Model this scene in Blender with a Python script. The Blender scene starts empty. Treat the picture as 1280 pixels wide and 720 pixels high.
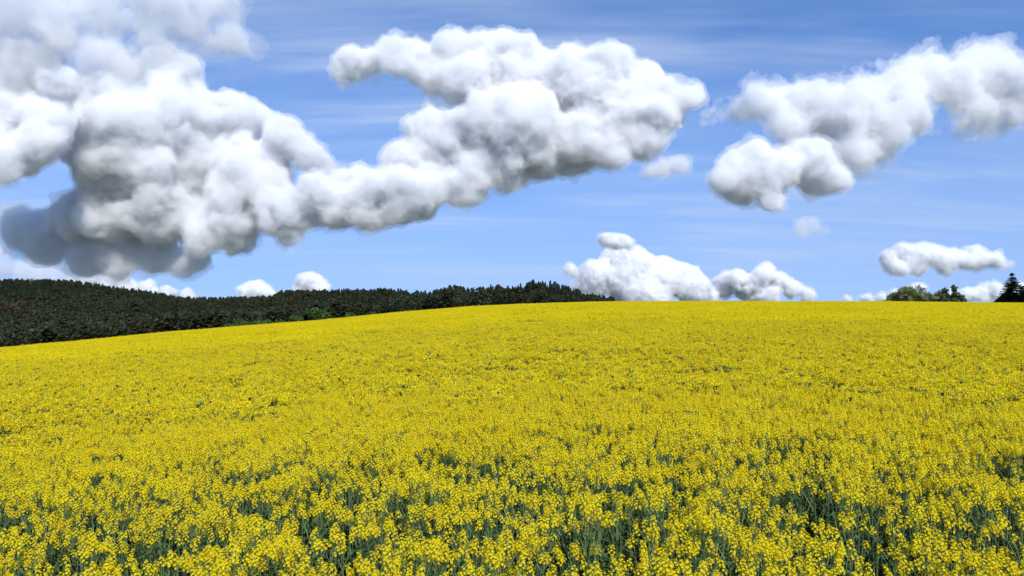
import bpy, math, random, time
import numpy as np
from mathutils import Vector, Matrix, noise

S = bpy.context.scene
C = S.collection
T0 = time.time()
R_ = math.radians

# ------------------------------------------------------------------ camera
F = 28 / 36 * 1280           # focal length in pixels of the 1280 px photograph
EYE = 3.15
PITCH = math.atan(55 / F)
cam = bpy.data.cameras.new('camera'); co = bpy.data.objects.new('camera', cam); C.objects.link(co)
cam.lens = 28; cam.sensor_width = 36; cam.clip_start = .1; cam.clip_end = 90000
co.location = (0, 0, EYE); co.rotation_euler = (math.pi / 2 + PITCH, 0, 0); S.camera = co

# ------------------------------------------------------------------ sky, sun, exposure
SUN_EL, SUN_AZ = R_(44), R_(160)
w = bpy.data.worlds.new('World'); S.world = w; w.use_nodes = True
nt = w.node_tree; N = nt.nodes.new; L = nt.links.new
bg = nt.nodes['Background']; bg.inputs[1].default_value = .148
tc = N('ShaderNodeTexCoord')
lift = N('ShaderNodeVectorMath'); lift.inputs[1].default_value = (0, 0, .10); L(tc.outputs['Generated'], lift.inputs[0])
nrm = N('ShaderNodeVectorMath'); nrm.operation = 'NORMALIZE'; L(lift.outputs[0], nrm.inputs[0])
sk = N('ShaderNodeTexSky'); sk.sky_type = 'NISHITA'; sk.sun_disc = False; sk.sun_elevation = SUN_EL; sk.sun_rotation = SUN_AZ
sk.ozone_density = 8; sk.air_density = 1.0; sk.altitude = 2500; sk.dust_density = 0
L(nrm.outputs[0], sk.inputs[0])
tint = N('ShaderNodeMix'); tint.data_type = 'RGBA'; tint.blend_type = 'MULTIPLY'; tint.inputs['Factor'].default_value = 1
L(sk.outputs[0], tint.inputs['A']); tint.inputs['B'].default_value = (.80, 1.07, 1.23, 1)
# thin high ice cloud: streaks on a plane far overhead, seen in its own perspective
sp = N('ShaderNodeSeparateXYZ'); L(tc.outputs['Generated'], sp.inputs[0])
zc = N('ShaderNodeMath'); zc.operation = 'MAXIMUM'; L(sp.outputs[2], zc.inputs[0]); zc.inputs[1].default_value = 0
zo = N('ShaderNodeMath'); L(zc.outputs[0], zo.inputs[0]); zo.inputs[1].default_value = .09
dv = N('ShaderNodeCombineXYZ')
for i in (0, 1):
    q = N('ShaderNodeMath'); q.operation = 'DIVIDE'; L(sp.outputs[i], q.inputs[0]); L(zo.outputs[0], q.inputs[1]); L(q.outputs[0], dv.inputs[i])
def cirrus(rot, scale, nscale, detail, lo, hi, seed):
    mp = N('ShaderNodeMapping'); mp.inputs['Rotation'].default_value = (0, 0, R_(rot)); mp.inputs['Scale'].default_value = scale; mp.inputs['Location'].default_value = seed
    L(dv.outputs[0], mp.inputs[0])
    n = N('ShaderNodeTexNoise'); n.inputs['Scale'].default_value = nscale; n.inputs['Detail'].default_value = detail; n.inputs['Roughness'].default_value = .6; n.inputs['Distortion'].default_value = .6
    L(mp.outputs[0], n.inputs['Vector'])
    mr = N('ShaderNodeMapRange'); mr.interpolation_type = 'SMOOTHSTEP'; mr.inputs['From Min'].default_value = lo; mr.inputs['From Max'].default_value = hi; L(n.outputs[0], mr.inputs[0])
    return mr.outputs[0]
SEED2 = (11, 8, 0)
c1 = cirrus(-62, (.35, 1.5, 1), 1.2, 8, .40, .78, (1.7, 4.4, 0))
c2 = cirrus(20, (.5, .9, 1), .55, 4, .34, .62, SEED2)
cm = N('ShaderNodeMath'); cm.operation = 'MULTIPLY'; L(c1, cm.inputs[0]); L(c2, cm.inputs[1])
ca = N('ShaderNodeMath'); ca.operation = 'MULTIPLY_ADD'; L(cm.outputs[0], ca.inputs[0]); ca.inputs[1].default_value = .62
cb = N('ShaderNodeMath'); cb.operation = 'MULTIPLY'; L(c2, cb.inputs[0]); cb.inputs[1].default_value = .12; L(cb.outputs[0], ca.inputs[2])
mx = N('ShaderNodeMix'); mx.data_type = 'RGBA'; L(ca.outputs[0], mx.inputs['Factor']); L(tint.outputs['Result'], mx.inputs['A']); mx.inputs['B'].default_value = (4.0, 4.6, 5.6, 1)
# thin whitish air low over the horizon
va = N('ShaderNodeMapRange'); va.interpolation_type = 'SMOOTHSTEP'; va.inputs['From Min'].default_value = .36; va.inputs['From Max'].default_value = -.06; va.inputs['To Max'].default_value = .82; L(sp.outputs[2], va.inputs[0])
m2 = N('ShaderNodeMix'); m2.data_type = 'RGBA'; L(va.outputs[0], m2.inputs['Factor']); L(mx.outputs['Result'], m2.inputs['A']); m2.inputs['B'].default_value = (2.35, 3.15, 4.75, 1)
L(m2.outputs['Result'], bg.inputs[0])

sl = bpy.data.lights.new('sun', 'SUN'); sl.energy = 4.7; sl.angle = .009; sl.color = (1, .975, .935)
so = bpy.data.objects.new('sun', sl); C.objects.link(so)
sdir = Vector((math.sin(SUN_AZ) * math.cos(SUN_EL), math.cos(SUN_AZ) * math.cos(SUN_EL), math.sin(SUN_EL)))
so.rotation_euler = sdir.to_track_quat('Z', 'Y').to_euler()

vs = S.view_settings; vs.view_transform = 'Standard'; vs.look = 'None'; vs.gamma = 1; vs.use_curve_mapping = False
vs.exposure = .26
cy = S.cycles
cy.use_denoising = True; cy.denoiser = 'OPENIMAGEDENOISE'; cy.denoising_prefilter = 'ACCURATE'; cy.denoising_input_passes = 'RGB_ALBEDO_NORMAL'; cy.max_bounces = 16; cy.diffuse_bounces = 7; cy.volume_bounces = 12; cy.transmission_bounces = 4
cy.glossy_bounces = 2; cy.transparent_max_bounces = 32; cy.use_adaptive_sampling = False

# ------------------------------------------------------------------ helpers
def at(px, py, dist):
    v = Vector(((px - 640) / F, 1, -(py - 360) / F)); v.rotate(Matrix.Rotation(PITCH, 4, 'X'))
    return Vector((0, 0, EYE)) + v * dist
def azel(px, py):
    v = at(px, py, 1) - Vector((0, 0, EYE)); h = math.hypot(v.x, v.y)
    return math.atan2(v.x, v.y), v.z / h

def tag(o, label=None, cat=None, group=None, kind=None):
    for k, v in (('label', label), ('category', cat), ('group', group), ('kind', kind)):
        if v: o[k] = v
    return o

def principled(name, col, rough=.7, spec=.3):
    m = bpy.data.materials.new(name); m.use_nodes = True; b = m.node_tree.nodes['Principled BSDF']
    b.inputs['Base Color'].default_value = (*col, 1); b.inputs['Roughness'].default_value = rough; b.inputs['Specular IOR Level'].default_value = spec
    return m

def foliage(name, cols, trans=.35, rough=.6, spec=.25, nscale=0, per_object=True, island=True):
    """leaf or petal: diffuse plus translucency, colour varied per face island, per object and by a slow noise"""
    m = bpy.data.materials.new(name); m.use_nodes = True; t = m.node_tree; N = t.nodes.new; L = t.links.new
    b = t.nodes['Principled BSDF']; out = t.nodes['Material Output']
    g = N('ShaderNodeNewGeometry'); oi = N('ShaderNodeObjectInfo')
    r = N('ShaderNodeValToRGB'); el = r.color_ramp.elements
    for i, c in enumerate(cols):
        e = el[i] if i < 2 else el.new(1)
        e.color = (*c, 1)
    for i in range(len(cols)): el[i].position = i / (len(cols) - 1)
    a = N('ShaderNodeMath'); a.operation = 'ADD'
    s1 = N('ShaderNodeMath'); s1.operation = 'MULTIPLY'; L(g.outputs['Random Per Island'], s1.inputs[0]); s1.inputs[1].default_value = .55 if per_object else 1
    s2 = N('ShaderNodeMath'); s2.operation = 'MULTIPLY'; L(oi.outputs['Random'], s2.inputs[0]); s2.inputs[1].default_value = .45 if per_object else 0
    L(s1.outputs[0], a.inputs[0]); L(s2.outputs[0], a.inputs[1]); L(a.outputs[0], r.inputs[0])
    col = r.outputs[0]
    if nscale:
        nz = N('ShaderNodeTexNoise'); nz.inputs['Scale'].default_value = nscale; nz.inputs['Detail'].default_value = 3; L(g.outputs['Position'], nz.inputs['Vector'])
        mr = N('ShaderNodeMapRange'); mr.inputs['From Min'].default_value = .3; mr.inputs['From Max'].default_value = .7; mr.inputs['To Min'].default_value = .72; mr.inputs['To Max'].default_value = 1.2; L(nz.outputs[0], mr.inputs[0])
        ml = N('ShaderNodeVectorMath'); ml.operation = 'SCALE'; L(col, ml.inputs[0]); L(mr.outputs[0], ml.inputs['Scale']); col = ml.outputs[0]
    L(col, b.inputs['Base Color']); b.inputs['Roughness'].default_value = rough; b.inputs['Specular IOR Level'].default_value = spec
    tr = N('ShaderNodeBsdfTranslucent'); L(col, tr.inputs[0])
    ms = N('ShaderNodeMixShader'); ms.inputs[0].default_value = trans; L(b.outputs[0], ms.inputs[1]); L(tr.outputs[0], ms.inputs[2]); L(ms.outputs[0], out.inputs[0])
    return m

class MB:
    """collects polygons with a material index and links them as one mesh object"""
    def __init__(s): s.v = []; s.f = []; s.m = []
    def poly(s, pts, mi=0):
        i = len(s.v); s.v.extend([tuple(p) for p in pts]); s.f.append(tuple(range(i, i + len(pts)))); s.m.append(mi)
    def tube(s, a, b, ra, rb, n=4, mi=0, cap=False):
        a = Vector(a); b = Vector(b); d = (b - a)
        if d.length < 1e-6: return
        q = d.to_track_quat('Z', 'Y'); i = len(s.v)
        for c, r in ((a, ra), (b, rb)):
            for k in range(n):
                an = 2 * math.pi * k / n; s.v.append(tuple(c + q @ Vector((r * math.cos(an), r * math.sin(an), 0))))
        for k in range(n): s.f.append((i + k, i + (k + 1) % n, i + n + (k + 1) % n, i + n + k)); s.m.append(mi)
        if cap: s.f.append(tuple(i + n + k for k in range(n))); s.m.append(mi)
    def mesh(s, name, mats):
        me = bpy.data.meshes.new(name); me.from_pydata(s.v, [], s.f)
        for m in mats: me.materials.append(m)
        me.polygons.foreach_set('material_index', np.array(s.m, np.int32)); me.update()
        return me
    def build(s, name, mats, parent=None, loc=(0, 0, 0)):
        o = bpy.data.objects.new(name, s.mesh(name, mats)); C.objects.link(o); o.location = loc
        if parent: o.parent = parent
        return o
def empty(name, loc, rz=0):
    o = bpy.data.objects.new(name, None); C.objects.link(o); o.location = loc; o.rotation_euler = (0, 0, rz); o.empty_display_size = .5
    return o

# ------------------------------------------------------------------ terrain
CREST = [(-400, 462), (-150, 447), (0, 435), (100, 426), (200, 416), (250, 412), (300, 408), (400, 400.5), (491, 391), (590, 383), (655, 380), (721, 378), (770, 377), (900, 376.5), (1100, 377), (1280, 379), (1500, 386), (1800, 400)]
SKYLN = [(-400, 350), (-100, 350), (0, 352), (56, 352), (94, 354), (150, 362), (187, 367), (225, 374), (262, 375), (319, 374), (341, 373), (352, 367), (375, 366), (412, 366), (439, 365), (481, 365), (508, 366), (527, 369), (544, 366), (560, 362), (577, 361), (590, 366), (603, 363), (619, 360), (639, 363), (659, 356), (675, 354), (688, 355), (704, 360), (721, 364), (734, 369.5), (747, 371), (764, 373), (775, 377), (800, 386)]
CR = np.array([azel(*p) for p in CREST]); SL = np.array([azel(*p) for p in SKYLN])
H0 = 1.8; PLANT = 1.35
def smooth(x): x = np.clip(x, 0, 1); return x * x * (3 - 2 * x)
RC = np.array([[-1.2, 105], [-.57, 125], [-.3, 170], [0, 220], [.3, 225], [.57, 205], [1.2, 180]])
DC = np.array([[-1.2, 1100], [-.57, 1050], [-.42, 980], [-.30, 900], [-.2, 780], [-.12, 620], [0, 520], [.13, 480], [1.2, 480]])   # distance of the wooded ridge
TREEH = np.array([[-1.2, 12], [-.3, 11.5], [-.1, 10.5], [.13, 8], [1.2, 8]])
def A_of(az): return np.interp(az, CR[:, 0], CR[:, 1])
def R_of(az): return np.interp(az, RC[:, 0], RC[:, 1])
def D_of(az): return np.interp(az, DC[:, 0], DC[:, 1])
def canopy(az, r):
    A = A_of(az); R = R_of(az); q = H0 / R; k = q * q / H0
    return EYE - H0 + (A + 2 * q) * r - k * r * r
def ground(az, r):
    """height of the ground, azimuth from +Y clockwise, distance r"""
    az = np.asarray(az, float); r = np.asarray(r, float)
    A = A_of(az); R = R_of(az); D = D_of(az)
    near = canopy(az, r) - PLANT
    r1 = R * 1.28; rb = np.minimum(R * 1.28 + 130, D - 130)
    g1 = (canopy(az, r1) - PLANT - EYE) / r1
    G = np.interp(az, SL[:, 0], SL[:, 1], right=-.5) - .85 * np.interp(az, TREEH[:, 0], TREEH[:, 1]) / D
    gb = A - .018
    G = np.where(az > SL[-1, 0], gb - .004, np.maximum(G, gb - .004))
    s1 = smooth((r - r1) / (rb - r1)); s2 = smooth((r - rb) / (D - rb)) ** .9; s3 = smooth((r - D) / 2500)
    ang = g1 + (gb - g1) * s1; ang = ang + (G - gb) * s2; ang = ang * (1 - s3) + (-.004) * s3
    far = EYE + ang * r
    z = np.where(r < r1, near, far)
    back = smooth((np.abs(az) - 1.15) / .5)
    return z * (1 - back) + (-1.0 * smooth(r / 60)) * back

AZ = np.concatenate([np.linspace(-math.pi, -.75, 60, endpoint=False), np.linspace(-.75, .75, 420), np.linspace(.75, math.pi, 61)[1:]])
RR = np.concatenate([[0], np.geomspace(1.5, 60, 60), np.linspace(62, 300, 90), np.geomspace(306, 1600, 120), np.geomspace(1700, 80000, 40)])
a2, r2 = np.meshgrid(AZ, RR)
z2 = ground(a2, r2)
V = np.stack([np.sin(a2) * r2, np.cos(a2) * r2, z2], -1).reshape(-1, 3)
na, nr = len(AZ), len(RR)
i0 = (np.arange(nr - 1)[:, None] * na + np.arange(na - 1)[None]).ravel()
Q = np.stack([i0, i0 + 1, i0 + na + 1, i0 + na], 1)
gm = bpy.data.meshes.new('ground'); gm.vertices.add(len(V)); gm.vertices.foreach_set('co', V.ravel().astype(np.float32))
gm.loops.add(Q.size); gm.loops.foreach_set('vertex_index', Q.ravel().astype(np.int32)); gm.polygons.add(len(Q)); gm.polygons.foreach_set('loop_start', np.arange(0, Q.size, 4, dtype=np.int32))
gm.update(calc_edges=True); gm.flip_normals(); gm.shade_smooth()
go = bpy.data.objects.new('ground', gm); C.objects.link(go); tag(go, kind='structure')
m = principled('soil_and_turf', (.05, .05, .03), .95, .1); t = m.node_tree
n1 = t.nodes.new('ShaderNodeTexNoise'); n1.inputs['Scale'].default_value = .8; n1.inputs['Detail'].default_value = 8
g1_ = t.nodes.new('ShaderNodeNewGeometry'); t.links.new(g1_.outputs['Position'], n1.inputs['Vector'])
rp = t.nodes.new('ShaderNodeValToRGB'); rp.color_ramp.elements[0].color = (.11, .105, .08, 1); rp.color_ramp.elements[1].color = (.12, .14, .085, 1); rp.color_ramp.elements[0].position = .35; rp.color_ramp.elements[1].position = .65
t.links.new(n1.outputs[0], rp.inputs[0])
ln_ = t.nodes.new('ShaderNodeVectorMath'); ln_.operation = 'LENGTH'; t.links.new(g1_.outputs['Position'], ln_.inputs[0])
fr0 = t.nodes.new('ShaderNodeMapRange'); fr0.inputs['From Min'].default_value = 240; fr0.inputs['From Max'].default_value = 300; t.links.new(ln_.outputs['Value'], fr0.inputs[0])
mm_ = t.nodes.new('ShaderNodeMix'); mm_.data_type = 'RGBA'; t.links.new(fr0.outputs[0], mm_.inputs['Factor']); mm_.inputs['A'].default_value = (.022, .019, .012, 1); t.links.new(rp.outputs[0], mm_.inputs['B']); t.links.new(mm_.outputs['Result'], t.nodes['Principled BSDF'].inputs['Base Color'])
bp = t.nodes.new('ShaderNodeBump'); bp.inputs['Strength'].default_value = .6; t.links.new(n1.outputs[0], bp.inputs['Height']); t.links.new(bp.outputs[0], t.nodes['Principled BSDF'].inputs['Normal'])
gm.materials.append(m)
def gz(x, y): return float(ground(math.atan2(x, y), math.hypot(x, y)))

# ------------------------------------------------------------------ rapeseed crop (stuff)
PETAL = foliage('rape_petal', [(.80, .62, .004), (.90, .735, .006), (.95, .81, .014)], trans=.5, rough=.6, spec=.15)
BUD = foliage('rape_bud', [(.22, .24, .02), (.42, .38, .02)], trans=.1)
STEM = foliage('rape_stem', [(.06, .11, .04), (.15, .21, .085)], trans=.1, rough=.5)
LEAF = foliage('rape_leaf', [(.035, .075, .028), (.065, .125, .045), (.10, .17, .065)], trans=.25, rough=.5, spec=.2)
CROP = [PETAL, BUD, STEM, LEAF]
def floret(mb, c, d, r, rnd, n=4):
    d = Vector(d).normalized(); q = d.to_track_quat('Z', 'Y'); ph = rnd.random() * 6.28; up = rnd.uniform(.1, .5)
    for k in range(n):
        a = ph + k * 2 * math.pi / n; hw = .62
        p = [Vector((0, 0, 0)), Vector((r * math.cos(a - hw), r * math.sin(a - hw), r * up)), Vector((1.15 * r * math.cos(a), 1.15 * r * math.sin(a), r * up * .8)), Vector((r * math.cos(a + hw), r * math.sin(a + hw), r * up))]
        mb.poly([Vector(c) + q @ x for x in p], 0)
def leafblade(mb, base, d, ln, wd, rnd, mi=3):
    d = Vector(d).normalized(); s = d.cross(Vector((0, 0, 1))).normalized(); b = Vector(base)
    mid = b + d * ln * .5 + Vector((0, 0, ln * .08)); tip = b + d * ln - Vector((0, 0, ln * .25))
    mb.poly([b, mid - s * wd * .5, tip, mid + s * wd * .5], mi)
def near_plant(seed):
    rnd = random.Random(seed); mb = MB(); H = rnd.uniform(1.2, 1.34)
    lean = Vector((rnd.gauss(0, .04), rnd.gauss(0, .04), 0)); top = lean + Vector((0, 0, H))
    mid = lean * .5 + Vector((0, 0, H * .55))
    mb.tube((0, 0, 0), mid, .009, .007, 4, 2); mb.tube(mid, top, .007, .003, 4, 2)
    tips = [(top, Vector((lean.x, lean.y, 1)).normalized(), 1.0)]
    for k in range(rnd.randint(5, 7)):
        z = rnd.uniform(.5, .86) * H; b = lean * (z / H) + Vector((0, 0, z)); a = rnd.random() * 6.28
        ln = (H - z) * rnd.uniform(.75, 1.02) ; sp_ = rnd.uniform(.25, .55) * ln
        e = b + Vector((math.cos(a) * sp_, math.sin(a) * sp_, ln)); m1 = b.lerp(e, .5) + Vector((math.cos(a), math.sin(a), 0)) * sp_ * .18
        mb.tube(b, m1, .0045, .0035, 3, 2); mb.tube(m1, e, .0035, .002, 3, 2); tips.append((e, (e - m1).normalized(), rnd.uniform(.6, .95)))
        leafblade(mb, b, (math.cos(a), math.sin(a), rnd.uniform(-.1, .7)), rnd.uniform(.07, .15), .03, rnd)
    for e, d, sz in tips:
        n = int(24 * sz); ln = .105 * sz
        for k in range(n):
            f = k / n; a = k * 2.4 + rnd.uniform(-.3, .3); rad = (.010 + .020 * (1 - f)) * (.7 + .6 * rnd.random())
            c = e - d * ln * (1 - f) + Vector((math.cos(a) * rad, math.sin(a) * rad, .006 + .012 * rnd.random()))
            floret(mb, c, (math.cos(a) * (1 - f * .6), math.sin(a) * (1 - f * .6), .25 + .8 * f), rnd.uniform(.0075, .0108), rnd)
            if k % 4 == 0: mb.tube(e - d * ln * (1 - f) * 1.05, c, .0009, .0007, 3, 2)
        for k in range(4):
            a = rnd.random() * 6.28; mb.tube(e + Vector((math.cos(a) * .004, math.sin(a) * .004, 0)), e + Vector((math.cos(a) * .007, math.sin(a) * .007, .012)), .0028, .0022, 3, 1, True)
        for k in range(int(6 * sz)):       # young pods below the flowers
            a = rnd.random() * 6.28; f = rnd.uniform(.1, 1.1); s = e - d * (ln + f * .09)
            mb.tube(s, s + Vector((math.cos(a) * .03, math.sin(a) * .03, .028)), .0014, .0008, 3, 2)
    for k in range(9):                      # stem leaves, larger towards the foot
        z = rnd.uniform(.12, .8) * H; a = rnd.random() * 6.28; ln = (.24 - .19 * z / H) * rnd.uniform(.7, 1.2)
        leafblade(mb, lean * (z / H) + Vector((0, 0, z)), (math.cos(a), math.sin(a), rnd.uniform(.1, .9)), ln, ln * .26, rnd)
    return mb.mesh('rape_plant', CROP)
def tile(seed, size, dens, nfl, fr, nleaf, depth=.55):
    """a square of crop: many whole plants in one mesh, kept simple for the distance"""
    rnd = random.Random(seed); mb = MB(); n = int(size * size * dens)
    for i in range(n):
        x, y = rnd.uniform(-.5, .5) * size, rnd.uniform(-.5, .5) * size; H = PLANT + rnd.gauss(-.06, .06)
        nh = rnd.randint(3, 5)
        for h in range(nh):
            hx, hy = x + rnd.gauss(0, .07), y + rnd.gauss(0, .07); hz = H - abs(rnd.gauss(0, .07)) if h else H
            for k in range(max(1, nfl // nh)):
                c = Vector((hx + rnd.gauss(0, .02), hy + rnd.gauss(0, .02), hz - rnd.random() * .07)); d = Vector((rnd.gauss(0, 1), rnd.gauss(0, 1), .5))
                q = d.to_track_quat('Z', 'Y'); a = rnd.random() * 6.28; r = fr * rnd.uniform(.75, 1.2)
                mb.poly([c + q @ Vector((r * math.cos(a + j * 1.571), r * math.sin(a + j * 1.571), 0)) for j in range(4)], 0 if rnd.random() > .06 else 1)
            if nleaf > 2: mb.tube((x, y, .5), (hx, hy, hz), .006, .003, 3, 2)
        for k in range(nleaf):
            z = H - .12 - rnd.random() * depth; a = rnd.random() * 6.28
            leafblade(mb, (x, y, z), (math.cos(a), math.sin(a), rnd.uniform(.1, 1)), .16 + .1 * rnd.random(), .07, rnd)
    return mb.mesh('rape_tile', CROP)
src = bpy.data.collections.new('crop_sources'); NV = 0
def add_src(me, i):
    o = bpy.data.objects.new('crop_%03d' % i, me); src.objects.link(o)
n_near, n_mid, n_far = 8, 6, 6
k = 0
for i in range(n_near): add_src(near_plant(10 + i), k); k += 1
for i in range(n_mid): add_src(tile(50 + i, 1.0, 46, 78, .0125, 3, .35), k); k += 1
for i in range(n_far): add_src(tile(80 + i, 3.0, 42, 30, .018, 2, .3), k); k += 1
rng = np.random.default_rng(5)
P, I, RZ, SC = [], [], [], []
def fb(x, y, s, o=0): return noise.fractal(Vector((x * s + o, y * s - o, o * .7)), 1, 2, 3)
NEAR, MID = 15.0, 46.0
AZL = .69
def near_cell(i, j): return i * i + j * j < (NEAR + 3.5 * noise.noise(Vector((i * .73 + .3, j * .73 + .2, 8)))) ** 2
# whole plants near the camera
cell = .146
for ix in range(-150, 151):
    for iy in range(4, int((NEAR + 4) / cell) + 2):
        x = (ix + rng.uniform(-.45, .45)) * cell; y = (iy + rng.uniform(-.45, .45)) * cell; r = math.hypot(x, y)
        if abs(ix * cell) > 21: continue
        if r < 3.6: continue
        if not near_cell(math.floor(x), math.floor(y)): continue
        if abs(x) > y * .85 + 9: continue
        g = fb(x, y * .8, 2.2, 3.3) ; b = fb(x, y, .35, 9.1)
        thin = smooth((12 - y) / 5)                      # the crop is thinner along its near edge
        if g + .3 * b > .5 - .33 * thin and rng.random() < .78: continue
        if rng.random() < .03 + .45 * thin: continue
        h = 1 + .05 * b + (.04 + .05 * thin) * rng.standard_normal() - .04 * thin
        P.append((x, y, gz(x, y))); I.append(rng.integers(n_near)); RZ.append(rng.uniform(0, 6.28)); SC.append((1, 1, max(.75, h)))
n1_ = len(P)
for ix in range(-58, 58):
    for iy in range(0, 52):
        x, y = ix + .5, iy + .5
        if near_cell(ix, iy): continue
        bx, by = math.floor(x / 3), math.floor(y / 3)
        if (bx * 3) ** 2 + (by * 3) ** 2 >= (MID + 14 * noise.noise(Vector((bx * .9, by * .9, 5)))) ** 2: continue
        if y < 1 or abs(x) > y * .85 + 10: continue
        P.append((x, y, gz(x, y))); I.append(n_near + rng.integers(n_mid)); RZ.append(rng.integers(4) * math.pi / 2)
        h = 1 + .05 * fb(x, y, .25, 2) + .03 * rng.standard_normal(); SC.append((1.04, 1.04, h))
n2_ = len(P)
for ix in range(-85, 85):
    for iy in range(0, 100):
        if (ix * 3) ** 2 + (iy * 3) ** 2 < (MID + 14 * noise.noise(Vector((ix * .9, iy * .9, 5)))) ** 2: continue
        x, y = ix * 3 + 1.5, iy * 3 + 1.5; a = math.atan2(x, y); r = math.hypot(x, y)
        if abs(x) > y * .85 + 10 or r > float(R_of(a)) * 1.22: continue
        P.append((x, y, gz(x, y))); I.append(n_near + n_mid + rng.integers(n_far)); RZ.append(rng.integers(4) * math.pi / 2)
        h = 1 + .07 * fb(x * .5, y * 1.6, .06, 4) + .025 * rng.standard_normal(); SC.append((1.03, 1.03, h))
print('crop', n1_, n2_ - n1_, len(P) - n2_, time.time() - T0)
P = np.array(P, np.float32)
# tiles follow the slope
def slope(x, y):
    e = .8; return (gz(x + e, y) - gz(x - e, y)) / (2 * e), (gz(x, y + e) - gz(x, y - e)) / (2 * e)
ROT = []
for (x, y, z), i, a in zip(P, I, RZ):
    if i < n_near: ROT.append((rng.normal(0, .05), rng.normal(0, .05), a)); continue
    sx, sy = slope(x, y); n = Vector((-sx, -sy, 1)).normalized()
    q = Vector((0, 0, 1)).rotation_difference(n) @ Matrix.Rotation(a, 3, 'Z').to_quaternion(); ROT.append(tuple(q.to_euler()))
pm = bpy.data.meshes.new('rapeseed_crop'); pm.vertices.add(len(P)); pm.vertices.foreach_set('co', P.ravel())
def vattr(me, name, typ, key, arr):
    a = me.attributes.new(name, typ, 'POINT'); a.data.foreach_set(key, np.ascontiguousarray(arr).ravel())
vattr(pm, 'pick', 'INT', 'value', np.array(I, np.int32)); vattr(pm, 'turn', 'FLOAT_VECTOR', 'vector', np.array(ROT, np.float32)); vattr(pm, 'size', 'FLOAT_VECTOR', 'vector', np.array(SC, np.float32))
def scatter_group(name, coll):
    g = bpy.data.node_groups.new(name, 'GeometryNodeTree')
    g.interface.new_socket('Geometry', in_out='OUTPUT', socket_type='NodeSocketGeometry'); g.interface.new_socket('Geometry', in_out='INPUT', socket_type='NodeSocketGeometry')
    N = g.nodes.new; L = g.links.new; gi = N('NodeGroupInput'); go_ = N('NodeGroupOutput')
    ip = N('GeometryNodeInstanceOnPoints'); ci = N('GeometryNodeCollectionInfo'); ci.inputs['Collection'].default_value = coll; ci.inputs['Separate Children'].default_value = True; ci.inputs['Reset Children'].default_value = True
    L(gi.outputs[0], ip.inputs['Points']); L(ci.outputs[0], ip.inputs['Instance']); ip.inputs['Pick Instance'].default_value = True
    for nm, typ, sock in (('pick', 'INT', 'Instance Index'), ('turn', 'FLOAT_VECTOR', None), ('size', 'FLOAT_VECTOR', 'Scale')):
        a = N('GeometryNodeInputNamedAttribute'); a.data_type = typ; a.inputs[0].default_value = nm
        if sock: L(a.outputs[0], ip.inputs[sock])
        else:
            e = N('FunctionNodeEulerToRotation'); L(a.outputs[0], e.inputs[0]); L(e.outputs[0], ip.inputs['Rotation'])
    L(ip.outputs[0], go_.inputs[0]); return g
crop = bpy.data.objects.new('rapeseed_crop', pm); C.objects.link(crop)
crop.modifiers.new('plants', 'NODES').node_group = scatter_group('scatter_crop', src)
tag(crop, 'rapeseed crop in full yellow bloom covering the whole hillside', 'crop', kind='stuff')

# ------------------------------------------------------------------ woods on the far hills
CONI = foliage('conifer_needles', [(.006, .010, .006), (.014, .020, .008), (.025, .032, .012)], trans=.12, rough=.7, spec=.15)
PINE = foliage('pine_needles', [(.014, .016, .008), (.026, .029, .011), (.040, .039, .015)], trans=.12, rough=.7, spec=.15)
BROAD = foliage('young_leaves', [(.045, .085, .015), (.07, .13, .02)], trans=.3)
RUST = foliage('reddish_leaves', [(.06, .04, .025), (.10, .06, .04)], trans=.2)
BARK = principled('bark', (.05, .035, .025), .9, .1)
def far_conifer(seed, mat, pine=False):
    rnd = random.Random(seed); mb = MB(); H = 1.0; W = rnd.uniform(.17, .23) * (1.25 if pine else 1)
    mb.tube((0, 0, 0), (0, 0, .97), .014, .004, 4, 1)
    n = 190
    for i in range(n):
        f = rnd.random() ** .8; z = .12 + .88 * f
        if pine: z = .35 + .65 * f; rad = W * math.sqrt(max(0, 1 - f ** 2.2)) * rnd.uniform(.5, 1.1)
        else: rad = W * (1 - f) ** .85 * rnd.uniform(.6, 1.15) + .008
        a = rnd.random() * 6.28; c = Vector((math.cos(a) * rad, math.sin(a) * rad, z)); i_ = Vector((math.cos(a) * rad * .2, math.sin(a) * rad * .2, z + .04))
        s = Vector((-math.sin(a), math.cos(a), rnd.uniform(-.3, .3))) * rnd.uniform(.03, .06)
        c.z -= rnd.uniform(.0, .04); mb.poly([i_, c - s, c + (c - i_) * .25, c + s], 0)
    return mb.mesh('conifer', [mat, BARK])
def far_broad(seed, mat):
    rnd = random.Random(seed); mb = MB(); mb.tube((0, 0, 0), (0, 0, .5), .03, .015, 5, 1)
    bl = [(rnd.gauss(0, .14), rnd.gauss(0, .14), rnd.uniform(.38, .8), rnd.uniform(.14, .24)) for _ in range(9)]
    for i in range(420):
        x, y, z, r = rnd.choice(bl); d = Vector((rnd.gauss(0, 1), rnd.gauss(0, 1), rnd.gauss(0, 1))).normalized(); c = Vector((x, y, z)) + d * r * rnd.uniform(.7, 1.05)
        q = (d + Vector((rnd.gauss(0, .5), rnd.gauss(0, .5), rnd.gauss(0, .5)))).to_track_quat('Z', 'Y'); s = rnd.uniform(.025, .045)
        mb.poly([c + q @ Vector((s * math.cos(k * 1.571), s * math.sin(k * 1.571), 0)) for k in range(4)], 0)
    return mb.mesh('broadleaf', [mat, BARK])
wood = bpy.data.collections.new('wood_sources')
wm = [far_conifer(i, CONI) for i in range(5)] + [far_conifer(20 + i, PINE, True) for i in range(4)]
for i, me in enumerate(wm): o = bpy.data.objects.new('wood_%02d' % i, me); wood.objects.link(o)
DULL = foliage('dull_leaves', [(.018, .026, .009), (.036, .046, .015)], trans=.2)
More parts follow.
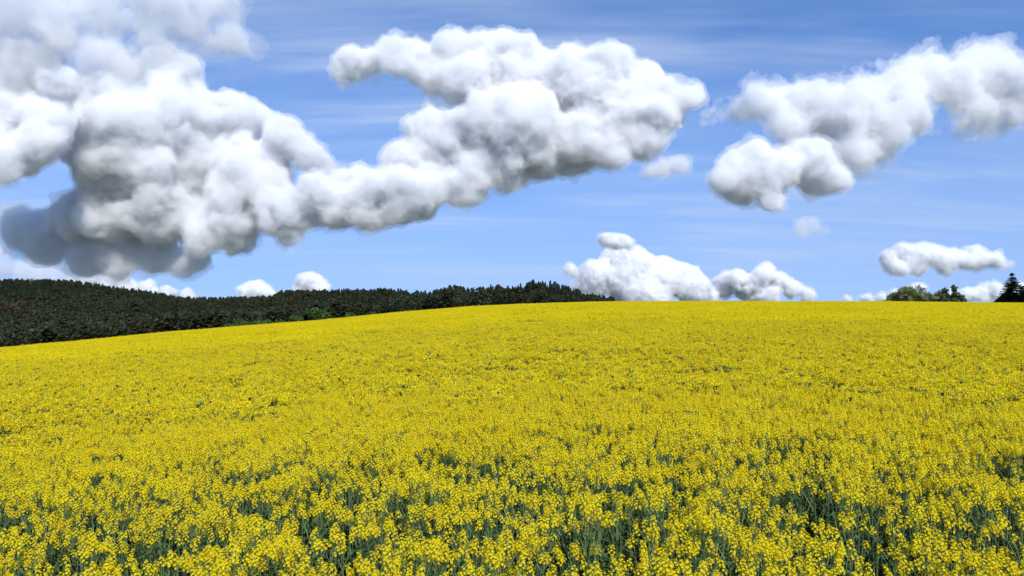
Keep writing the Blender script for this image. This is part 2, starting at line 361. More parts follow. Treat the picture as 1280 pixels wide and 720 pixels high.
for i in range(2): me = far_broad(30 + i, DULL); wm.append(me); o = bpy.data.objects.new('wood_%02d' % (9 + i), me); wood.objects.link(o)
broad_me = [far_broad(i, BROAD) for i in range(3)]; rust_me = far_broad(9, RUST)
trees = []
r = 330.0
while r < 1180:
    st = 4.3 + (r - 330) * .0016
    a = -.74
    while a < SL[-3, 0] + .004:
        aa = a + rng.uniform(-.4, .4) * st / r; rr = r + rng.uniform(-.45, .45) * st * 1.2
        D = float(D_of(aa)); R1 = float(R_of(aa)) * 1.28
        if R1 + 60 < rr < D + 14:
            trees.append((aa, rr, D))
        a += st / r
    r += st * 1.15
pts = []
for aa, rr, D in trees:
    x, y = math.sin(aa) * rr, math.cos(aa) * rr; h = float(np.interp(aa, TREEH[:, 0], TREEH[:, 1])) * rng.uniform(.68, 1.22)
    if aa > .075: h *= .9
    b = fb(x, y, .009, 1)
    pine = ((b > .0) if aa < -.25 else (rng.random() < .4)) and not (aa < -.2 and rr > D - 22)
    pts.append((x, y, gz(x, y) - .3, h, pine, aa, rr, D))
print('wood trees', len(pts), time.time() - T0)
# the trees standing nearest on the right-hand ridge can be told apart: each is an object
vis = [(p[6] / max(.1, p[3]), i) for i, p in enumerate(pts) if p[5] > -.12 and p[6] > p[7] - 45]
vis.sort(); solo = set(i for _, i in vis[:280])
seen = {}
for i in sorted(solo):
    x, y, z, h, pine, aa, rr, D = pts[i]
    o = bpy.data.objects.new('conifer_tree', wm[rng.integers(5)] if not pine else wm[5 + rng.integers(4)]); C.objects.link(o)
    o.location = (x, y, z); o.scale = (h * 1.05, h * 1.05, h); o.rotation_euler = (0, 0, rng.uniform(0, 6.28))
    tag(o, 'dark conifer on the low wooded ridge just left of the middle of the skyline', 'tree', 'conifers on the ridge beyond the crest')
rest = [p for i, p in enumerate(pts) if i not in solo]
fm = bpy.data.meshes.new('conifer_forest'); fm.vertices.add(len(rest)); fm.vertices.foreach_set('co', np.array([p[:3] for p in rest], np.float32).ravel())
vattr(fm, 'pick', 'INT', 'value', np.array([(9 + rng.integers(2)) if rng.random() < .10 + .2 * (p[4] and p[6] < p[7] - 200) else (5 + rng.integers(4) if p[4] else rng.integers(5)) for p in rest], np.int32))
vattr(fm, 'turn', 'FLOAT_VECTOR', 'vector', np.array([(0, 0, rng.uniform(0, 6.28)) for p in rest], np.float32))
vattr(fm, 'size', 'FLOAT_VECTOR', 'vector', np.array([(p[3] * 1.15, p[3] * 1.15, p[3]) for p in rest], np.float32))
fo = bpy.data.objects.new('conifer_forest', fm); C.objects.link(fo); fo.modifiers.new('trees', 'NODES').node_group = scatter_group('scatter_wood', wood)
tag(fo, 'dark conifer forest covering the far hills behind the yellow field', 'forest', kind='stuff')

def on_hill(px, py, top):
    """point on the wooded slope seen at this pixel"""
    a, e = azel(px, py)
    rs = np.linspace(float(R_of(a)) * 1.28 + 70, float(D_of(a)) + 5, 400); el = (ground(a, rs) + top - EYE) / rs
    k = int(np.argmax(el >= e)) if (el >= e).any() else len(rs) - 1
    return math.sin(a) * rs[k], math.cos(a) * rs[k], rs[k]
BL = [(300, 391, 9, 'pale green broadleaf tree'), (310, 388, 8, 0), (322, 390, 9, 0), (331, 393, 8, 0), (283, 393, 7, 0), (352, 383, 8, 0), (398, 384, 12, 0), (372, 387, 9, 0), (405, 390, 8, 0), (437, 384, 8, 0), (465, 377, 7, 0), (576, 364, 11, 0), (640, 371, 6, 0)]
LB = ['young green broadleaf tree in the row left of the dip in the dark wood', 'small light green tree second from left in the row of fresh green trees', 'fresh green tree in the middle of the pale row in the dark wood', 'green tree at the right end of the pale row low in the dark wood', 'dull green tree left of the pale green row in the dark wood', 'olive green tree high below the knoll of the dark wood', 'largest and brightest green tree in the dark conifer wood', 'green tree just left of the brightest tree in the wood', 'small green tree below the brightest tree near the field edge', 'dull green tree in the wood right of the brightest one', 'green tree below the level stretch of the wooded skyline', 'green tree rising into the skyline of the nearer ridge', 'small olive tree at the yellow field edge under the nearer ridge']
for j, (px, py, wpx, _) in enumerate(BL):
    x, y, rr = on_hill(px, py, 10); h = 11 * max(.7, wpx / 11) * (rr / 800) ** .5
    o = bpy.data.objects.new('broadleaf_tree', broad_me[j % 3]); C.objects.link(o); o.location = (x, y, gz(x, y)); s = h * 1.25; o.scale = (s * 1.1, s * 1.1, s); o.rotation_euler = (0, 0, j * 1.3)
    tag(o, LB[j], 'tree', 'fresh green trees in the dark wood')
x, y, rr = on_hill(20, 386, 11)
o = bpy.data.objects.new('broadleaf_tree', rust_me); C.objects.link(o); o.location = (x, y, gz(x, y)); o.scale = (20, 20, 19)
tag(o, 'reddish brown tree among dark conifers near the left edge', 'tree')

# ------------------------------------------------------------------ hedge trees, spruce and house beyond the crest
def crown_tree(name, px, top_py, wpx, dist, mats, blobs, nleaf, leaf, label, seed, trunk_r=.12, airy=1.0):
    """blobs: (x, z, r) in px-like units relative to the crest line, x from px, z up"""
    rnd = random.Random(seed); a, _ = azel(px, 377); base = Vector((math.sin(a) * dist, math.cos(a) * dist, 0)); base.z = gz(base.x, base.y)
    fd = dist * math.cos(a); kk = fd / F; crest_z = at(px, 378, fd).z - base.z
    root = empty(name, base, -a)
    bl = [(bx * kk, rnd.uniform(-.5, .5) * wpx * .35 * kk, crest_z + bz * kk, br * kk) for bx, bz, br in blobs]
    tb = MB()
    fork = Vector((0, 0, max(.4, crest_z * .5)))
    tb.tube((0, 0, -.2), fork, trunk_r, trunk_r * .8, 7)
    cr = MB()
    for bx, by, bz, br in bl:
        c = Vector((bx, by, bz)); e = c + Vector((0, 0, br * .5)); m1 = fork.lerp(c, .55) + Vector((rnd.gauss(0, .2), rnd.gauss(0, .2), 0))
        tb.tube(fork, m1, trunk_r * .5, trunk_r * .3, 5); tb.tube(m1, e, trunk_r * .3, .015, 4)
        for k in range(7):
            d = Vector((rnd.gauss(0, 1), rnd.gauss(0, 1), abs(rnd.gauss(.3, .8)))).normalized(); tb.tube(m1.lerp(e, rnd.random()), c + d * br * rnd.uniform(.8, 1.1), trunk_r * .12, .006, 3)
    vol = sum(b[3] ** 2 for b in bl)
    for bx, by, bz, br in bl:
        n = int(nleaf * br * br / vol); subs = [Vector((rnd.gauss(0, 1), rnd.gauss(0, 1), rnd.gauss(0, 1))).normalized() * br * rnd.uniform(.35, 1.0) for _ in range(16)]
        for k in range(n):
            d = Vector((rnd.gauss(0, 1), rnd.gauss(0, 1), rnd.gauss(0, 1))); s_ = rnd.choice(subs); c = Vector((bx, by, bz)) + s_ + d * br * .16 * airy
            q = (s_ + d * br * .3).to_track_quat('Z', 'Y'); s = leaf * rnd.uniform(.6, 1.25)
            if c.z < .3: continue
            cr.poly([c + q @ Vector((s * x_, s * y_ * .6, 0)) for x_, y_ in ((1, 0), (0, 1), (-1, 0), (0, -1))], 0)
    tb.build('trunk', [BARK], root); cr.build('crown', mats, root)
    tag(root, label, 'tree' if 'tree' in name else 'bush'); return root
HG1 = foliage('hedge_leaves_green', [(.08, .105, .022), (.14, .175, .038), (.20, .23, .06)], trans=.3)
HG2 = foliage('hedge_leaves_olive', [(.14, .155, .05), (.22, .23, .09)], trans=.3)
HG3 = foliage('hedge_leaves_dark', [(.03, .05, .016), (.07, .10, .03)], trans=.2)
HG4 = foliage('hedge_blossom', [(.10, .11, .06), (.30, .30, .22)], trans=.3)
DH = 262
crown_tree('broadleaf_bush', 1131, 355, 40, DH, [HG1], [(-19, 0, 6), (-12, 0, 7), (-4, 1, 8), (4, 1, 8), (12, 1, 8), (20, 0, 7), (-17, 4, 6), (-11, 8, 7), (-4, 12, 8), (4, 15, 7.5), (5, 6, 9), (-8, 2, 7), (12, 10, 7.5), (18, 6, 6), (22, 3, 5), (14, 2, 7)], 15000, .20, 'broad green bush standing left of the three on the crest of the yellow field', 1)
crown_tree('blossoming_bush', 1149, 354, 18, DH + 4, [HG4], [(0, 19, 4.5), (5, 15, 5), (8, 10, 5), (10, 4, 6), (-4, 15, 4)], 1700, .15, 'thin pale blossoming bush showing sky through it behind the broad green bush', 2, .08, 1.5)
crown_tree('olive_bush', 1171, 360, 18, DH, [HG2], [(-6, 0, 7), (2, 0, 7), (8, 0, 6), (-5, 6, 6), (1, 10, 5.5), (5, 12, 5), (-2, 3, 7), (5, 4, 6), (-8, 10, 3)], 5000, .18, 'pale olive bush in the gap between the green bush and the dark tree', 3, .08, 1.2)
crown_tree('broadleaf_tree', 1191, 355, 28, DH - 4, [HG3], [(-12, 0, 6), (-5, 0, 7), (4, 0, 7), (11, 0, 5), (-8, 15, 4.5), (2, 17, 4), (-6, 8, 6), (3, 9, 7), (0, 3, 8), (-10, 3, 6), (9, 6, 5), (13, 2, 4), (1, 20, 2)], 9000, .25, 'dark green leafy tree at the right end of the row of bushes', 4, .14)
# spruce
SPR = foliage('spruce_needles', [(.004, .008, .006), (.010, .018, .012)], trans=.08, rough=.7)
def spruce(px, top_py, dist, label, seed, wpx):
    rnd = random.Random(seed); a, _ = azel(px, 377); b = Vector((math.sin(a) * dist, math.cos(a) * dist, 0)); b.z = gz(b.x, b.y); fd = dist * math.cos(a); H = at(px, top_py, fd).z - b.z
    root = empty('spruce_tree', b, -a); tb = MB(); tb.tube((0, 0, -.2), (0, 0, H * .6), .2, .1, 8); tb.tube((0, 0, H * .6), (0, 0, H), .1, .015, 6)
    W = wpx * fd / F; cr = MB(); z = .7
    while z < H - .1:
        f = z / H; L_ = W * (1 - f) ** .8 + .03; nb = max(7, int(16 * (1 - f) + 5))
        for k in range(nb):
            an = rnd.random() * 6.28; ln = L_ * rnd.uniform(.65, 1.12); dr = rnd.uniform(.05, .22) if f < .9 else -.12
            prev = Vector((0, 0, z)); d = Vector((math.cos(an), math.sin(an), 0))
            ns = max(3, int(ln / .16))
            for s in range(ns):
                u = (s + 1) / ns; p = Vector((0, 0, z)) + d * ln * u + Vector((0, 0, -dr * ln * 2 * u + .22 * ln * u * u))
                tb.tube(prev, p, .03 * (1 - u) + .006, .03 * (1 - u) + .004, 3); prev = p
                for g in range(9):
                    sd = d.cross(Vector((0, 0, 1))) * rnd.choice((-1, 1)); t_ = (d * rnd.uniform(.3, 1) + sd * rnd.uniform(.2, 1) + Vector((0, 0, rnd.uniform(-.5, .25)))).normalized(); l2 = rnd.uniform(.18, .36) * (1.15 - .85 * f)
                    n_ = t_.cross(Vector((rnd.gauss(0, .4), rnd.gauss(0, .4), 1))).normalized() * .075
                    cr.poly([p - n_, p + t_ * l2 * .5 - n_ * 1.4, p + t_ * l2, p + t_ * l2 * .5 + n_ * 1.4, p + n_], 0)
        z += rnd.uniform(.2, .32) * (1.15 - .75 * f)
    z = H * .72
    while z < H + .05:                      # short shoots round the leader
        for _ in range(6):
            an = rnd.random() * 6.28; l2 = .10 + .5 * max(0, 1 - z / H) ; t_ = Vector((math.cos(an), math.sin(an), rnd.uniform(-.3, .7))); n_ = Vector((-math.sin(an), math.cos(an), 0)) * .05; p = Vector((0, 0, z))
            cr.poly([p - n_, p + t_ * l2, p + n_], 0)
        z += .05
    tb.build('trunk', [BARK], root); cr.build('crown', [SPR], root)
    tag(root, label, 'tree')
spruce(1266, 341, 252, 'tall dark pointed spruce in front of the roof at the right edge', 1, 23)
spruce(1279, 357, 256, 'shorter dark spruce cut by the right edge of the photo beside the tall one', 2, 16)
# house: gable end towards the field, dark boards under a dark tiled roof
hd = 268; ha, _ = azel(1262, 377); hb = Vector((math.sin(ha) * hd, math.cos(ha) * hd, 0)); hb.z = gz(hb.x, hb.y); fd = hd * math.cos(ha)
apex = at(1262, 361, fd).z - hb.z; eave = apex - 4.6; hw = 5.0; dep = 11
house = empty('house', hb, -ha)
def noisy(name, c0, c1, scale, rough=.85):
    m = principled(name, c0, rough, .2); t = m.node_tree; n = t.nodes.new('ShaderNodeTexNoise'); n.inputs['Scale'].default_value = scale; n.inputs['Detail'].default_value = 6
    g = t.nodes.new('ShaderNodeTexCoord'); t.links.new(g.outputs['Object'], n.inputs['Vector']); r = t.nodes.new('ShaderNodeValToRGB'); r.color_ramp.elements[0].color = (*c0, 1); r.color_ramp.elements[1].color = (*c1, 1); r.color_ramp.elements[0].position = .35; r.color_ramp.elements[1].position = .65
    t.links.new(n.outputs[0], r.inputs[0]); t.links.new(r.outputs[0], t.nodes['Principled BSDF'].inputs['Base Color']); return m
BOARD = noisy('dark_boards', (.012, .010, .009), (.02, .016, .013), 3); TILE = noisy('dark_tiles', (.014, .011, .011), (.026, .02, .018), 5); PLAS = noisy('render_plaster', (.35, .32, .27), (.42, .39, .33), 2)
def box(mb, x0, x1, y0, y1, z0, z1, mi=0):
    v = [Vector((x, y, z)) for x in (x0, x1) for y in (y0, y1) for z in (z0, z1)]
    for f in ((0, 1, 3, 2), (4, 6, 7, 5), (0, 4, 5, 1), (2, 3, 7, 6), (0, 2, 6, 4), (1, 5, 7, 3)): mb.poly([v[i] for i in f], mi)
wl = MB(); box(wl, -hw + .4, hw - .4, 0, dep, -.3, eave); wl.build('wall', [BOARD], house)
gb = MB(); x = -hw + .45
while x < hw - .5:                      # vertical boards up to the roof line, with gaps between them
    x1 = x + .17; h0, h1 = (apex - .12 - abs(x) * (apex - eave) / hw), (apex - .12 - abs(x1) * (apex - eave) / hw)
    for yy in (-.03, dep):
        y0, y1 = yy, yy + .03
        gb.poly([(x, y0, eave), (x1, y0, eave), (x1, y0, h1), (x, y0, h0)]); gb.poly([(x, y1, eave), (x, y1, h0), (x1, y1, h1), (x1, y1, eave)])
        gb.poly([(x, y0, eave), (x, y0, h0), (x, y1, h0), (x, y1, eave)]); gb.poly([(x1, y0, eave), (x1, y1, eave), (x1, y1, h1), (x1, y0, h1)])
    x += .18
gb.build('gable', [BOARD], house)
rf = MB()
for s in (-1, 1):
    dn = Vector((s * hw, 0, -(apex - eave))).normalized(); nrm_ = Vector((-dn.z * s, 0, dn.x * s)); ln = math.hypot(hw, apex - eave) + .35
    nrow = 24
    for i in range(nrow):               # overlapping rows of tiles
        p0 = Vector((0, 0, apex)) + dn * ln * i / nrow; p1 = Vector((0, 0, apex)) + dn * ln * (i + 1.08) / nrow; lift_ = nrm_ * .05
        q = [p0, p1 + lift_, p1 + lift_ - nrm_ * .10, p0 - nrm_ * .10]
        for a_, b_ in ((0, 1), (1, 2), (2, 3)):
            rf.poly([Vector((q[a_].x, -.45, q[a_].z)), Vector((q[b_].x, -.45, q[b_].z)), Vector((q[b_].x, dep + .45, q[b_].z)), Vector((q[a_].x, dep + .45, q[a_].z))])
        rf.poly([Vector((v.x, -.45, v.z)) for v in q]); rf.poly([Vector((v.x, dep + .45, v.z)) for v in reversed(q)])
roof = rf.build('roof', [TILE], house)
for xw in (-2.2, 2.2):
    wn = MB(); box(wn, xw - .6, xw + .6, -.05, -.002, .4, 1.6); wo = wn.build('window', [principled('window_glass', (.02, .025, .03), .1, .5)], house)
    fr_ = MB()
    for a_ in ((-.68, -.6, .32, 1.68), (.6, .68, .32, 1.68), (-.6, .6, .32, .4), (-.6, .6, 1.6, 1.68), (-.03, .03, .4, 1.6)): box(fr_, xw + a_[0], xw + a_[1], -.08, -.003, a_[2], a_[3])
    fr_.build('frame', [principled('window_paint', (.6, .6, .58), .5)], wo)
tag(house, 'house with a steep dark gabled roof rising over the crest behind the spruce', 'house')

# ------------------------------------------------------------------ clouds: an opaque white heart inside two closed veils of thin mist
def white(name, k):
    m = principled(name, (.92, .93, .94), 1, 0); t = m.node_tree
    tr = t.nodes.new('ShaderNodeBsdfTranslucent'); tr.inputs[0].default_value = (.92, .93, .94, 1); ms = t.nodes.new('ShaderNodeMixShader'); ms.inputs[0].default_value = TRANSL
    t.links.new(t.nodes['Principled BSDF'].outputs[0], ms.inputs[1]); t.links.new(tr.outputs[0], ms.inputs[2]); t.links.new(ms.outputs[0], t.nodes['Material Output'].inputs[0]); return m
TRANSL = .55
def mist(dens):
    m = bpy.data.materials.new('cloud_mist'); m.use_nodes = True; t = m.node_tree; t.nodes.remove(t.nodes['Principled BSDF'])
    v = t.nodes.new('ShaderNodeVolumeScatter'); v.inputs['Density'].default_value = dens; v.inputs['Color'].default_value = (1, 1, 1, 1)
    ab = t.nodes.new('ShaderNodeVolumeAbsorption'); ab.inputs['Density'].default_value = dens * .05; ab.inputs['Color'].default_value = (.05, .2, .38, 1); ad = t.nodes.new('ShaderNodeAddShader'); t.links.new(v.outputs[0], ad.inputs[0]); t.links.new(ab.outputs[0], ad.inputs[1])
    t.links.new(ad.outputs[0], t.nodes['Material Output'].inputs['Volume']); return m
_ng = {}
def noise_group(sc, detail, wd):
    if (sc, detail, wd) in _ng: return _ng[(sc, detail, wd)]
    g = bpy.data.node_groups.new('cloud_noise', 'GeometryNodeTree')
    g.interface.new_socket('Geometry', in_out='OUTPUT', socket_type='NodeSocketGeometry'); g.interface.new_socket('Geometry', in_out='INPUT', socket_type='NodeSocketGeometry')
    N = g.nodes.new; L = g.links.new; gi = N('NodeGroupInput'); go_ = N('NodeGroupOutput'); pos = N('GeometryNodeInputPosition')
    nz = N('ShaderNodeTexNoise'); nz.inputs['Scale'].default_value = sc * .6; nz.inputs['Detail'].default_value = 2; L(pos.outputs[0], nz.inputs['Vector'])
    a = N('ShaderNodeVectorMath'); a.operation = 'SUBTRACT'; L(nz.outputs['Color'], a.inputs[0]); a.inputs[1].default_value = (.5, .5, .5)
    b = N('ShaderNodeVectorMath'); b.operation = 'SCALE'; L(a.outputs[0], b.inputs[0]); b.inputs['Scale'].default_value = .5 / sc
    c = N('ShaderNodeVectorMath'); L(pos.outputs[0], c.inputs[0]); L(b.outputs[0], c.inputs[1])
    vo = N('ShaderNodeTexVoronoi'); vo.inputs['Scale'].default_value = sc; vo.inputs['Detail'].default_value = detail; vo.inputs['Roughness'].default_value = .62; vo.inputs['Lacunarity'].default_value = 2.1; vo.normalize = True; L(c.outputs[0], vo.inputs['Vector'])
    n2 = N('ShaderNodeTexNoise'); n2.inputs['Scale'].default_value = sc * .65; n2.inputs['Detail'].default_value = wd; n2.inputs['Roughness'].default_value = .62; L(pos.outputs[0], n2.inputs['Vector'])
    s1 = N('GeometryNodeStoreNamedAttribute'); s1.data_type = 'FLOAT'; s1.domain = 'POINT'; s1.inputs['Name'].default_value = 'billow'; L(gi.outputs[0], s1.inputs[0]); L(vo.outputs['Distance'], s1.inputs['Value'])
    s2 = N('GeometryNodeStoreNamedAttribute'); s2.data_type = 'FLOAT'; s2.domain = 'POINT'; s2.inputs['Name'].default_value = 'wisp'; L(s1.outputs[0], s2.inputs[0]); L(n2.outputs['Fac'], s2.inputs['Value'])
    L(s2.outputs[0], go_.inputs[0]); _ng[(sc, detail, wd)] = g; return g
def cloud(label, puffs, dist, vox=1.4, shells=None, dens=(.13, .03), sc=.042, detail=4, wd=5, seed=0, depth=.7, band=28, heart=True, group=None, tilt=.22, K=None):
    """puffs (x, y, radius[, nearer/farther]) in pixels of the photograph at the cloud's distance; shells (threshold, billow, wisp)"""
    import openvdb
    shells = shells or [(-20, 8, 6), (-4, 9, 13), (0, 8, 23)]
    t0 = time.time(); rnd = random.Random(seed); k = dist / F
    puffs = [tuple(p) for p in puffs]; P_ = np.array([p[:3] for p in puffs], float)
    cx, cy_ = (P_[:, 0].min() + P_[:, 0].max()) / 2, (P_[:, 1].min() + P_[:, 1].max()) / 2
    o = at(cx, cy_, dist); yaw = math.atan2(-o.x, o.y); pts = []
    for p in puffs:
        x, y, r = p[:3]; dz = p[3] if len(p) > 3 else rnd.uniform(-.4, .4) * r * depth * 2 - tilt * (y - cy_)
        w_ = at(x, y, dist + dz * k) - o; w_.rotate(Matrix.Rotation(-yaw, 4, 'Z')); pts.append((w_.x / k, w_.y / k, w_.z / k, r))
    kids = []
    for x, y, z, r in pts:                  # smaller puffs budding from each big one
        for _ in range(7 if r > 7 else 3):
            d = Vector((rnd.gauss(0, 1), rnd.gauss(0, 1), rnd.gauss(.15, 1))).normalized(); c_ = rnd.uniform(.26, .5) * r
            kids.append((x + d.x * (r - c_ * .55), y + d.y * (r - c_ * .55), z + d.z * (r - c_ * .55), c_))
    pts = np.array([(x, y, z, r * .9) for x, y, z, r in pts] + kids); R = pts[:, 3:]; pad = 20
    mn = (pts[:, :3] - R).min(0) - pad; mx_ = (pts[:, :3] + R).max(0) + pad
    res = [int((mx_[i] - mn[i]) / vox) + 2 for i in range(3)]
    ax = [(mn[i] + np.arange(res[i]) * vox).astype(np.float32) for i in range(3)]
    SS = np.zeros(res, np.float32); K = K or (.2 if P_[:, 2].max() > 22 else .45)
    for x, y, z, r in pts:
        m_ = 22; sl_ = tuple(slice(max(0, int(np.searchsorted(ax[i], c - r - m_))), int(np.searchsorted(ax[i], c + r + m_))) for i, c in enumerate((x, y, z)))
        dd = np.sqrt((ax[0][sl_[0]][:, None, None] - x) ** 2 + (ax[1][sl_[1]][None, :, None] - y) ** 2 + (ax[2][sl_[2]][None, None, :] - z) ** 2) - r
        SS[sl_] += np.exp(-K * np.clip(dd, -60, 60))
    sdf = -np.log(SS + 1e-4) / K; del SS
    bd = np.nonzero((sdf > -band) & (sdf < band - 4)); q = np.stack([ax[i][bd[i]] for i in range(3)], 1) + np.float32(seed * 317.0)
    me = bpy.data.meshes.new('g'); n = len(q); me.vertices.add(n); me.vertices.foreach_set('co', q.astype(np.float32).ravel())
    s_ = bpy.data.objects.new('src', me); C.objects.link(s_); md = s_.modifiers.new('i', 'NODES'); md.node_group = noise_group(sc, detail, wd)
    em = s_.evaluated_get(bpy.context.evaluated_depsgraph_get()).data; bi = np.empty(n, np.float32); wi = np.empty(n, np.float32)
    em.attributes['billow'].data.foreach_get('value', bi); em.attributes['wisp'].data.foreach_get('value', wi)
    bpy.data.objects.remove(s_); bpy.data.meshes.remove(me)
    made = []
    for j, (thr, am, wa) in enumerate(shells):
        v = sdf.copy(); v[bd] += am * (bi - .35) * 2 + wa * (wi - .5) * 2; v -= thr
        if heart and j == 0: hv = v.copy()
        if heart and j: np.maximum(v, -(hv + 2.0), out=v)      # the mist lies only outside the heart
        np.clip(v, -6, 6, out=v)
        g = openvdb.FloatGrid(6.0); g.copyFromArray(v, tolerance=0.0); cv, qd = g.convertToQuads(0.0)
        if len(qd) == 0: continue
        cv = (cv * vox + mn).astype(np.float32); nq = len(qd); mm = bpy.data.meshes.new('cloud')
        mm.vertices.add(len(cv)); mm.vertices.foreach_set('co', cv.ravel()); mm.loops.add(nq * 4); mm.loops.foreach_set('vertex_index', qd.astype(np.int32).ravel())
        mm.polygons.add(nq); mm.polygons.foreach_set('loop_start', np.arange(0, nq * 4, 4, dtype=np.int32)); mm.update(calc_edges=True); mm.shade_smooth()
        made.append((j, mm))
    root = None
    # the outermost veil is the cloud itself, the denser layers inside are its parts
    for j, mm in sorted(made, key=lambda a_: -a_[0]):
        ob = bpy.data.objects.new('cloud' if root is None else ('cloud_heart' if j == 0 and heart else 'inner_mist'), mm); C.objects.link(ob)
        if root is None: ob.location = o; ob.rotation_euler = (0, 0, yaw); ob.scale = (k, k, k); root = ob
        else: ob.parent = root
        mm.materials.append(white('cloud_heart', k) if (j == 0 and heart) else mist((([None] if heart else []) + list(dens))[j] / k))
    tag(root, label, 'cloud', group)
    print('cloud', label[:30], res, n, round(time.time() - t0, 1), flush=True)
    return root

central = [(435, 78, 20), (454, 77, 22), (496, 68, 22), (515, 75, 24), (562, 65, 28), (590, 64, 24), (633, 65, 26), (658, 62, 18), (717, 78, 28), (762, 84, 30), (812, 108, 28), (833, 121, 20), (862, 125, 10), (871, 113, 7),
 (540, 90, 30), (580, 100, 35), (625, 95, 40), (670, 105, 50), (733, 117, 50), (775, 140, 50), (817, 150, 33), (796, 175, 30), (838, 150, 18), (712, 175, 40), (754, 182, 30), (650, 158, 50), (600, 158, 40), (541, 155, 22), (525, 167, 22), (567, 187, 40), (629, 205, 36), (671, 195, 36), (587, 220, 24), (496, 196, 14), (512, 200, 18)]
cloud('biggest white cumulus cloud in the upper middle of the sky', central, 5000, seed=0)
cloud('grey flat based cloud joining the left cloud mass to the middle cumulus', [(483, 245, 28), (441, 250, 26), (415, 262, 20), (525, 240, 26), (545, 222, 24), (390, 258, 22), (430, 225, 16), (370, 268, 14), (460, 268, 18), (500, 262, 16), (565, 235, 18), (400, 240, 24), (380, 262, 20), (350, 262, 14), (430, 268, 18), (470, 262, 20), (520, 258, 18), (590, 238, 16), (455, 232, 24), (495, 235, 26), (535, 250, 16)], 4900, seed=2, tilt=.05)
left_ = [(210, 95, 34), (236, 108, 20), (255, 125, 18), (290, 135, 20), (315, 150, 26), (350, 175, 26), (385, 195, 20), (402, 210, 14), (200, 150, 60), (150, 190, 70), (250, 200, 65), (320, 225, 50), (200, 260, 55), (290, 265, 42), (130, 265, 45), (345, 262, 30), (365, 285, 16), (300, 300, 18), (90, 270, 28), (165, 120, 45), (100, 175, 40), (250, 290, 25), (110, 130, 40)]
cloud('huge white cloud mass filling the upper left of the sky', left_, 6500, vox=1.6, seed=3)
cloud('blue grey shaded cloud base low under the left cloud mass', [(30, 290, 20), (50, 285, 20), (75, 298, 24), (110, 308, 26), (150, 315, 24), (190, 322, 20), (225, 330, 14), (130, 285, 24), (250, 320, 10), (60, 310, 16), (25, 275, 16), (90, 275, 20), (110, 335, 14), (150, 335, 14), (60, 300, 26), (105, 300, 28), (155, 305, 26), (200, 310, 20), (245, 318, 12)], 6650, seed=4, tilt=0, dens=(.09, .03))
cloud('small grey cloud puff in front of the bright top of the left cloud mass', [(245, 140, 22), (215, 150, 17), (285, 152, 18), (265, 152, 20), (305, 148, 12)], 5000, seed=5, dens=(.1, .03))
cloud('white cloud cut by the left edge of the photo at mid height', [(0, 120, 45), (30, 150, 38), (55, 150, 26), (10, 195, 34), (50, 180, 28), (-30, 160, 50), (20, 80, 40), (75, 110, 26)], 5600, seed=6)
cloud('thin grey cloud sheet along the top left corner of the photo', [(20, 20, 34), (70, 30, 34), (130, 25, 36), (190, 40, 34), (240, 35, 32), (285, 45, 28), (30, -10, 40), (110, -15, 40), (200, -10, 40), (270, 0, 30), (130, 65, 30), (300, 60, 16), (-20, 40, 40), (60, 65, 34), (110, 85, 26), (160, 80, 26), (210, 62, 24), (20, 100, 26)], 3600, vox=1.6, seed=7, dens=(.028, .010), shells=[(-9, 8, 26), (0, 6, 40)], heart=False, tilt=0)
right_ = [(952, 121, 24), (920, 142, 16), (890, 137, 10), (985, 128, 24), (1014, 128, 28), (1060, 118, 28), (1093, 113, 28), (1127, 112, 36), (1152, 98, 30), (1177, 84, 26), (1206, 76, 22), (1235, 72, 20), (1256, 90, 26), (1235, 105, 32), (1272, 105, 30), (1193, 115, 28), (1227, 135, 22), (1262, 138, 18), (1202, 158, 15), (1232, 150, 14), (1143, 148, 24), (1110, 152, 32), (1068, 148, 38), (1027, 150, 33), (985, 150, 26), (1093, 175, 20), (1062, 185, 24), (1045, 205, 20), (1080, 200, 20), (1100, 195, 14), (1300, 110, 25)]
cloud('long white cloud reaching to the right edge of the photo', right_, 5200, seed=8, dens=(.08, .02), shells=[(-22, 9, 10), (-7, 10, 22), (0, 8, 36)])
cloud('rounded white cloud below the left end of the long right cloud', [(943, 195, 16), (914, 213, 20), (902, 222, 16), (930, 233, 24), (962, 248, 16), (956, 225, 26), (993, 200, 22), (1025, 195, 16), (1018, 215, 26), (1050, 225, 16), (980, 212, 24)], 4900, seed=9)
cloud('tiny thin cloud shred right of the big middle cumulus', [(828, 213, 9), (850, 208, 10), (812, 216, 7)], 4900, vox=1.1, seed=10, heart=False, dens=(.05, .03), shells=[(-1, 4, 14), (3, 6, 20)])
cloud('faint grey shred of cloud above the low horizon clouds', [(1004, 287, 8), (1018, 285, 7), (1030, 288, 4)], 3800, vox=1.1, seed=11, heart=False, dens=(.03, .02), shells=[(-1, 4, 14), (2, 6, 18)])
hz = dict(vox=.8, sc=.065, shells=[(-3.5, 7, 5), (-1.5, 6, 6), (.5, 5, 9)], dens=(.25, .08), band=18)
cloud('grey cap cloud floating over the tallest horizon cumulus', [(771, 300, 9), (757, 301, 8), (786, 303, 7)], 14000, seed=12, **hz)
cloud('tallest white cumulus standing on the horizon right of the ridge', [(783, 325, 14), (765, 322, 9), (797, 335, 20), (828, 340, 19), (853, 352, 18), (778, 352, 20), (820, 362, 20), (745, 345, 14), (738, 360, 14), (870, 364, 12), (800, 370, 24)], 18000, seed=13, **hz)
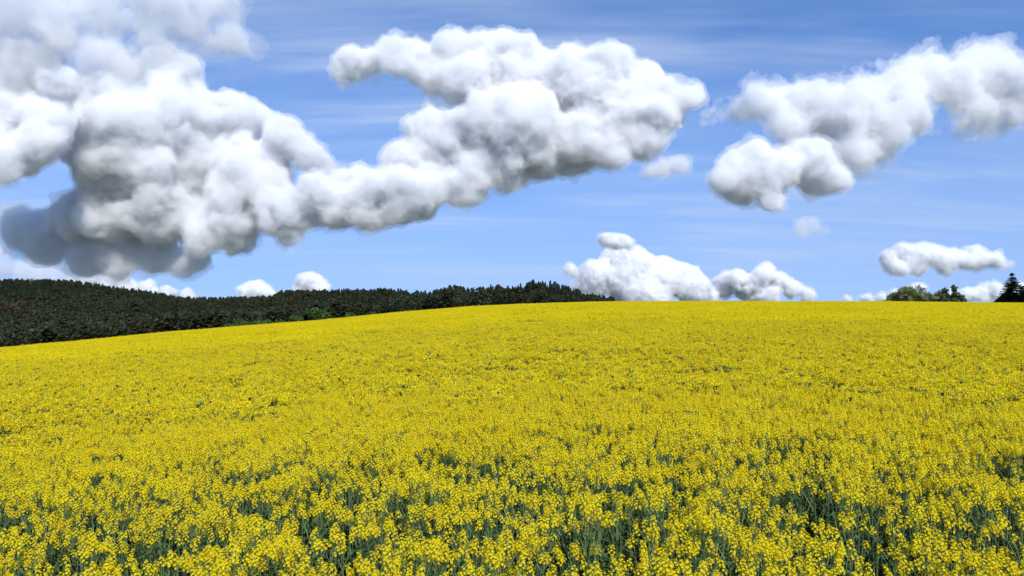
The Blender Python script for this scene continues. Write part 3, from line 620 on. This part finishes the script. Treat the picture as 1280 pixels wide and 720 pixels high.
cloud('tiny white puff left of the tallest horizon cumulus', [(712, 338, 6), (718, 340, 5)], 17000, seed=14, **hz)
cloud('second white cumulus on the horizon over the yellow crest', [(903, 358, 15), (918, 350, 12), (922, 345, 12), (940, 356, 14), (938, 362, 16), (955, 342, 14), (970, 354, 13), (989, 361, 11), (890, 368, 10), (1008, 368, 8), (960, 370, 14)], 20000, seed=15, **hz)
cloud('low flat cloud hovering over the bushes at the right', [(1112, 324, 10), (1130, 315, 10), (1147, 320, 13), (1167, 320, 12), (1195, 323, 12), (1219, 319, 13), (1242, 326, 10), (1258, 331, 6), (1125, 334, 9), (1150, 336, 8), (1180, 330, 10), (1210, 328, 11), (1140, 328, 11)], 12000, seed=16, K=.3, **{**hz, 'shells': [(-5, 4, 5), (-2.5, 4, 7), (0, 4, 12)], 'dens': (.18, .06)})
cloud('white cumulus on the horizon between the bushes and the spruce', [(1242, 362, 10), (1228, 366, 10), (1210, 368, 9), (1262, 366, 11), (1280, 364, 12), (1190, 372, 8)], 21000, seed=17, **hz)
cloud('thin low cloud bank on the horizon left of the bushes', [(1083, 373, 7), (1100, 372, 6), (1060, 375, 5), (1120, 370, 7), (1142, 366, 8), (1150, 362, 7)], 22000, seed=18, **hz)
cloud('low white cloud bank behind the wooded hill at the left', [(110, 350, 10), (135, 352, 12), (160, 357, 12), (185, 362, 11), (210, 366, 10), (235, 370, 9), (90, 352, 8)], 16000, seed=19, **hz)
cloud('small white cloud tip above the dip in the wooded skyline', [(318, 360, 11), (335, 364, 9), (306, 366, 8)], 17000, seed=20, **hz)
cloud('small domed cloud behind the knoll of the wooded skyline', [(384, 352, 11), (395, 357, 10), (378, 362, 10), (403, 364, 9)], 17500, seed=21, **hz)
cloud('pale thin cloud bank in the gap under the dark base at the left edge', [(10, 335, 12), (35, 338, 13), (60, 342, 12), (85, 345, 10), (-15, 330, 14), (5, 315, 10)], 15000, seed=22, heart=False, dens=(.03, .015), vox=1.0, sc=.06, shells=[(0, 4, 12), (4, 4, 16)])
print('script done', time.time() - T0)
